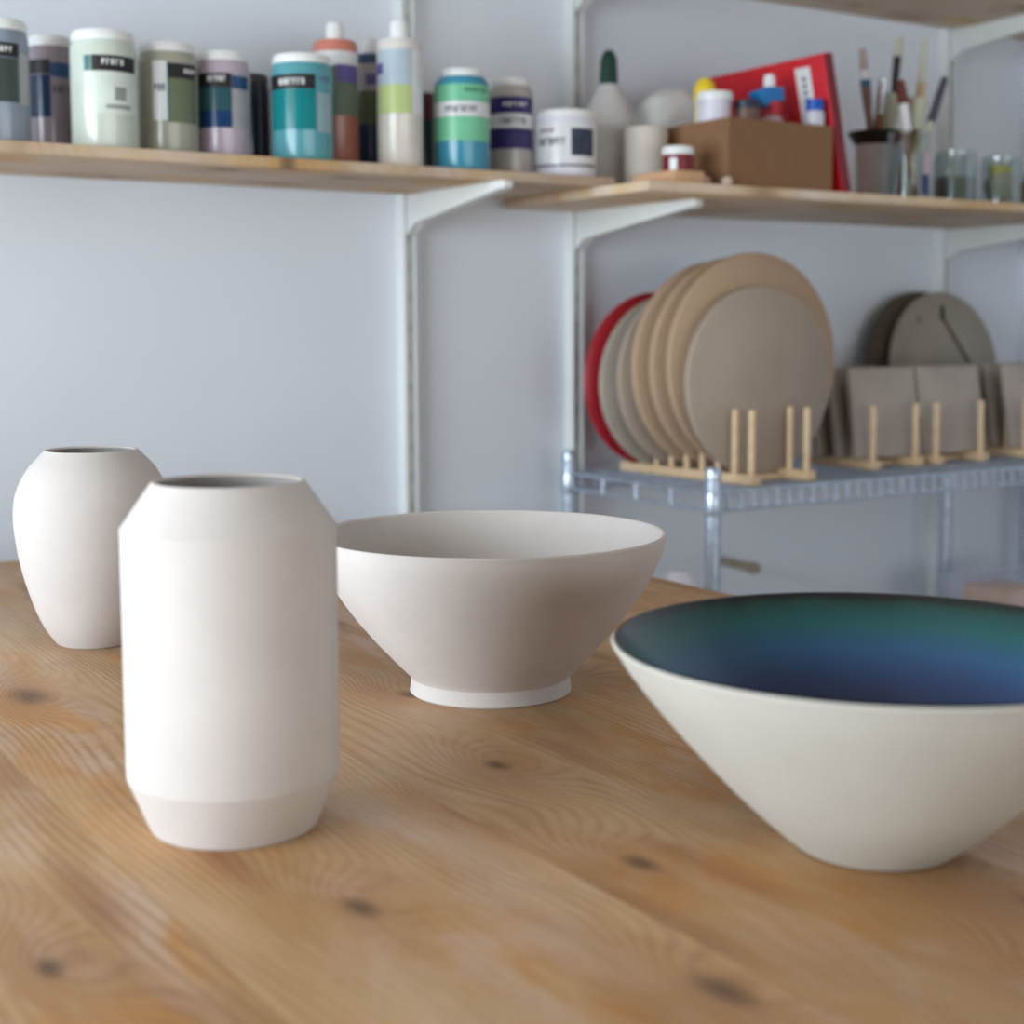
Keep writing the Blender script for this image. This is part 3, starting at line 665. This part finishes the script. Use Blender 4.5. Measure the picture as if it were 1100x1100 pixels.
def mid_post():
    prof = [(0, 0), (.0127, 0)]; z = .03
    while z < SZ-.06:
        prof += [(.0127, z), (.0118, z+.0012), (.0118, z+.0028), (.0127, z+.004)]; z += .0254
    prof += [(.0127, SZ-.034), (0, SZ-.034)]
    mk('post', lathe(prof, 24, None, (2.418-RX0, RY1-RY0-.02, 0)), M_CHROME, rack)
mid_post()
def wire_shelf(z):
    X, Y = RX1-RX0, RY1-RY0; e = .017
    ed = bmesh.new()
    for zz in (z-.0035, z-.030):
        rod((e, 0, zz), (X-e, 0, zz), .003, bm=ed); rod((e, Y, zz), (X-e, Y, zz), .003, bm=ed)
        rod((0, e, zz), (0, Y-e, zz), .003, bm=ed); rod((X, e, zz), (X, Y-e, zz), .003, bm=ed)
    n = int((X-2*e)/.0255)
    for yy in (0, Y):
        for i in range(n+1):
            x = e+.01+(X-2*e-.02)*i/n
            rod((x, yy-.0015, z-.004), (x+.0035, yy-.0015, z-.030), .0034, bm=ed, n=8)
    for xx in (0, X):
        for i in range(3):
            y = Y*(.26+.24*i); rod((xx-.001, y, z-.004), (xx-.001, y, z-.030), .0038, bm=ed, n=8)
    mk('edge_truss', ed, M_CHROME, rack)
    dk_ = bmesh.new(); n = int(X/.0255)
    for i in range(1, n):
        x = X*i/n; rod((x, 0, z-.0018), (x, Y, z-.0018), .0018, bm=dk_, n=8)
    for y in (Y*.33, Y*.67): rod((0, y, z-.0065), (X, y, z-.0065), .003, bm=dk_, n=8)
    mk('wire_deck', dk_, M_CHROME, rack)
wire_shelf(SZ); wire_shelf(LOWZ)

# wooden plate racks
def plate_rack(label, x, y, xs, length, n, dz, rot):
    t = thing('plate_rack', label, 'rack', (x, y, SZ), (0, 0, rot), 'wooden plate racks on the wire rack')
    for s in xs:
        rl = mk('rail', box(s-.011, s+.011, 0, length, .0005, .0165, .002), M_RACKWOOD, t)
        for i in range(n):
            yy = .012+(length-.024)*i/(n-1)
            mk('dowel', lathe([(0, .016), (.0056, .016), (.0056, dz-.002), (.0045, dz), (0, dz)], 16, None, (s, yy, 0)), M_RACKWOOD, t)
    for yy in (.055, length-.055):
        mk('crossbar', box(xs[0]+.011, xs[1]-.011, yy-.006, yy+.006, .001, .0105, .001), M_RACKWOOD, t)
    return t
plate_rack('wooden dowel plate rack holding the large tan discs', 1.645, 1.762, (-.0615, .0625), .325, 9, .119, .05)
plate_rack('short wooden plate rack holding grey square tiles, beside the disc rack', 1.985, 1.835, (-.056, .056), .15, 4, .112, .04)
plate_rack('short wooden plate rack holding grey square tiles, third from the left', 2.155, 1.838, (-.062, .062), .15, 4, .112, .03)
plate_rack('short wooden plate rack at the right edge of the photo', 2.395, 1.838, (-.056, .056), .15, 4, .112, .03)

def disc(name, label, R, cx, y, th, mat, lean=0, cat='disc', z0=None, edge=None):
    n = 96; bm = bmesh.new(); b = .0025
    rings = []
    for (r, yy) in ((R-b, -th/2), (R, -th/2+b), (R, th/2-b), (R-b, th/2)):
        rings.append([bm.verts.new((r*math.cos(2*PI*i/n), yy, R+r*math.sin(2*PI*i/n))) for i in range(n)])
    for a, c in zip(rings, rings[1:]):
        for i in range(n): bm.faces.new((a[i], a[(i+1) % n], c[(i+1) % n], c[i]))
    bm.faces.new(rings[0]); bm.faces.new(rings[-1][::-1])
    half = .0505; zb = SZ+.0167-(R-math.sqrt(R*R-half*half)) if z0 is None else z0
    o = mk(name, bm, mat, loc=(cx, y, zb), rot=(lean, 0, 0), sharp=50)
    return set_props(o, label, cat)
ys = [1.7635+.012+.301*i/8 for i in range(9)]
sl_ = lambda i: (ys[i]+ys[i+1])/2
R_ = [('grey-beige round board, frontmost and smaller than the tan one behind', .154, 1.652, 1, .013, M_MDFGREY), ('large tan round board directly behind the grey-beige one', .181, 1.672, 2, .014, M_MDF),
      ('large tan round board, second of the large ones from the front', .178, 1.664, 3, .014, M_MDF), ('large tan round board, third of the large ones from the front', .175, 1.654, 4, .014, M_MDF),
      ('thin beige round board between the large tan boards and the grey one', .157, 1.634, 5, .011, M_MDFGREY), ('grey round board in front of the red disc', .148, 1.616, 6, .012, M_BATGREY)]
for lab, R, cx, i, th, m in R_:
    disc('round_board', lab, R, cx, sl_(i), th, m)
disc('red_disc', 'red plastic disc, rearmost in the plate rack', .151, 1.614, sl_(7), .010, M_REDPLASTIC)

# square tiles
def tile(label, x, y, w, h, mat=M_BATPALE):
    o = mk('square_tile', box(-w/2, w/2, -.0055, .0055, 0, h, .0015), mat, loc=(x, y, SZ+.0175), rot=(-.16, 0, 0), sharp=60)
    set_props(o, label, 'tile', 'grey square tiles in the short plate racks')
for k, (x, nm) in enumerate(((1.995, 'left'), (2.167, 'middle'), (2.405, 'right'))):
    gaps = [1.835+.012+.126*(i+.5)/3 for i in range(3)]
    for i in range(3):
        if k == 1 and i == 2: continue
        pos = ('frontmost', 'second', 'rearmost')[i]
        tile('%s grey square tile in the %s short plate rack' % (pos, nm), x-(.006*i if k == 0 else 0), gaps[i]+.002, .165, .160, M_BATPALE if i == 0 else M_BATGREY)

# round discs leaning on the wall
d = disc('round_board', 'grey round board with slot and groove, leaning on the wall', .160, 2.425, 2.105, .012, M_BATGREY, -.12, z0=SZ+.001)
mk('slot', prism([(-.008, .262), (.006, .262), (.006, .292), (-.004, .292)], 'y', -.0066, -.0055), M_SLOTDARK, d, smooth=False)
gr = bmesh.new(); prism([(-.002, .262), (.006, .266), (.082, .165), (.072, .158)], 'y', -.0064, -.0055, bm=gr); mk('groove', gr, plain('groove_brown', (92, 84, 74), .8), d, smooth=False)
mk('small_hole', rod((-.072, -.0064, .262), (-.072, -.0056, .262), .006, n=16), plain('hole_grey', (118, 112, 102), .8), d)
disc('round_board', 'dark brown round board behind the slotted grey board', .160, 2.386, 2.137, .012, plain('dark_brown_board', (84, 74, 62), .8), -.09, z0=SZ+.001)

# wall peg, plastic box and bottle on the lower wire shelf
set_props(mk('wall_peg', lathe([(0, 0), (.0085, 0), (.0085, .10), (.0105, .112), (.0112, .125), (.009, .134), (0, .136)], 20), wood('peg_wood', (178, 164, 144), (164, 148, 126), (124, 108, 90), freq=900, knots=False), loc=(1.864, 2.2, .63), rot=(PI/2+.02, 0, 0)), 'round wooden peg on the wall behind the rack post', 'peg')
t = thing('storage_box', 'clear plastic box with ochre contents at the right edge', 'box', (2.42, 1.93, LOWZ))
def tray(x, y, h, w=.002):
    bm = bmesh.new(); box(-x, x, -y, y, 0, w, bm=bm)
    for q in ((-x, x, -y, -y+w), (-x, x, y-w, y), (-x, -x+w, -y+w, y-w), (x-w, x, -y+w, y-w)): box(*q, w, h, bm=bm)
    return bm
mk('tray', tray(.108, .085, .105), M_CLEARBLUE, t, smooth=False)
mk('lid', box(-.112, .112, -.089, .089, .105, .118, .003), M_CLEARBLUE, t)
set_props(mk('clay_block', box(-.085, .02, -.06, .05, 0, .097, .006), plain('ochre_clay', (238, 168, 52), .8), loc=(2.41, 1.93, LOWZ+.0022)), 'ochre block inside the clear plastic box', 'clay')
set_props(mk('plastic_bottle', lathe([(0, 0), (.028, 0), (.031, .004), (.031, .158), (.027, .188), (.016, .205), (0, .208)], 32), plain('lilac_bottle', (238, 236, 252), .3), loc=(1.545, 1.905, LOWZ+.001)), 'white rounded bottle top peeking over the far table edge', 'bottle')

# ------------------------------------------------------------------ light
def area(name, loc, rot, sx, sy, watts, col):
    L = bpy.data.lights.new(name, 'AREA'); L.shape = 'RECTANGLE'; L.size = sx; L.size_y = sy; L.energy = watts; L.color = col
    o = bpy.data.objects.new(name, L); COL.objects.link(o); o.location = loc; o.rotation_euler = rot; return o
area('window_daylight', (XL-.12, (WY0+WY1)/2, (WZ0+WZ1)/2), (0, -PI/2, 0), WZ1-WZ0, WY1-WY0, 80, (.865, .94, 1.0))
area('rear_fill_light', ((FX0+FX1)/2, YF-.12, (FZ0+FZ1)/2), (PI/2, 0, 0), FX1-FX0, FZ1-FZ0, 32, (1.0, .97, .93))  # added fill from behind the camera, tinted slightly warm
W = bpy.data.worlds.new('sky'); SC.world = W; W.use_nodes = True
W.node_tree.nodes['Background'].inputs[0].default_value = (.75, .85, 1, 1); W.node_tree.nodes['Background'].inputs[1].default_value = .5

# ------------------------------------------------------------------ camera
cam = bpy.data.cameras.new('camera'); co = bpy.data.objects.new('camera', cam); COL.objects.link(co)
mw = Matrix((( _R[0], _U[0], -_F[0], 0), (_R[1], _U[1], -_F[1], 0), (_R[2], _U[2], -_F[2], CAMZ), (0, 0, 0, 1)))
co.matrix_world = mw
cam.sensor_width = 36; cam.lens = 1600/1100*36; cam.shift_x = 0; cam.shift_y = -(550-498.43)/1100
cam.clip_start = .05
cam.dof.use_dof = True; cam.dof.focus_distance = 1.24; cam.dof.aperture_fstop = 5.3
SC.camera = co
SC.view_settings.view_transform = 'Standard'; SC.view_settings.look = 'None'
SC.view_settings.exposure = 0.2; SC.view_settings.gamma = 1; SC.view_settings.use_curve_mapping = False
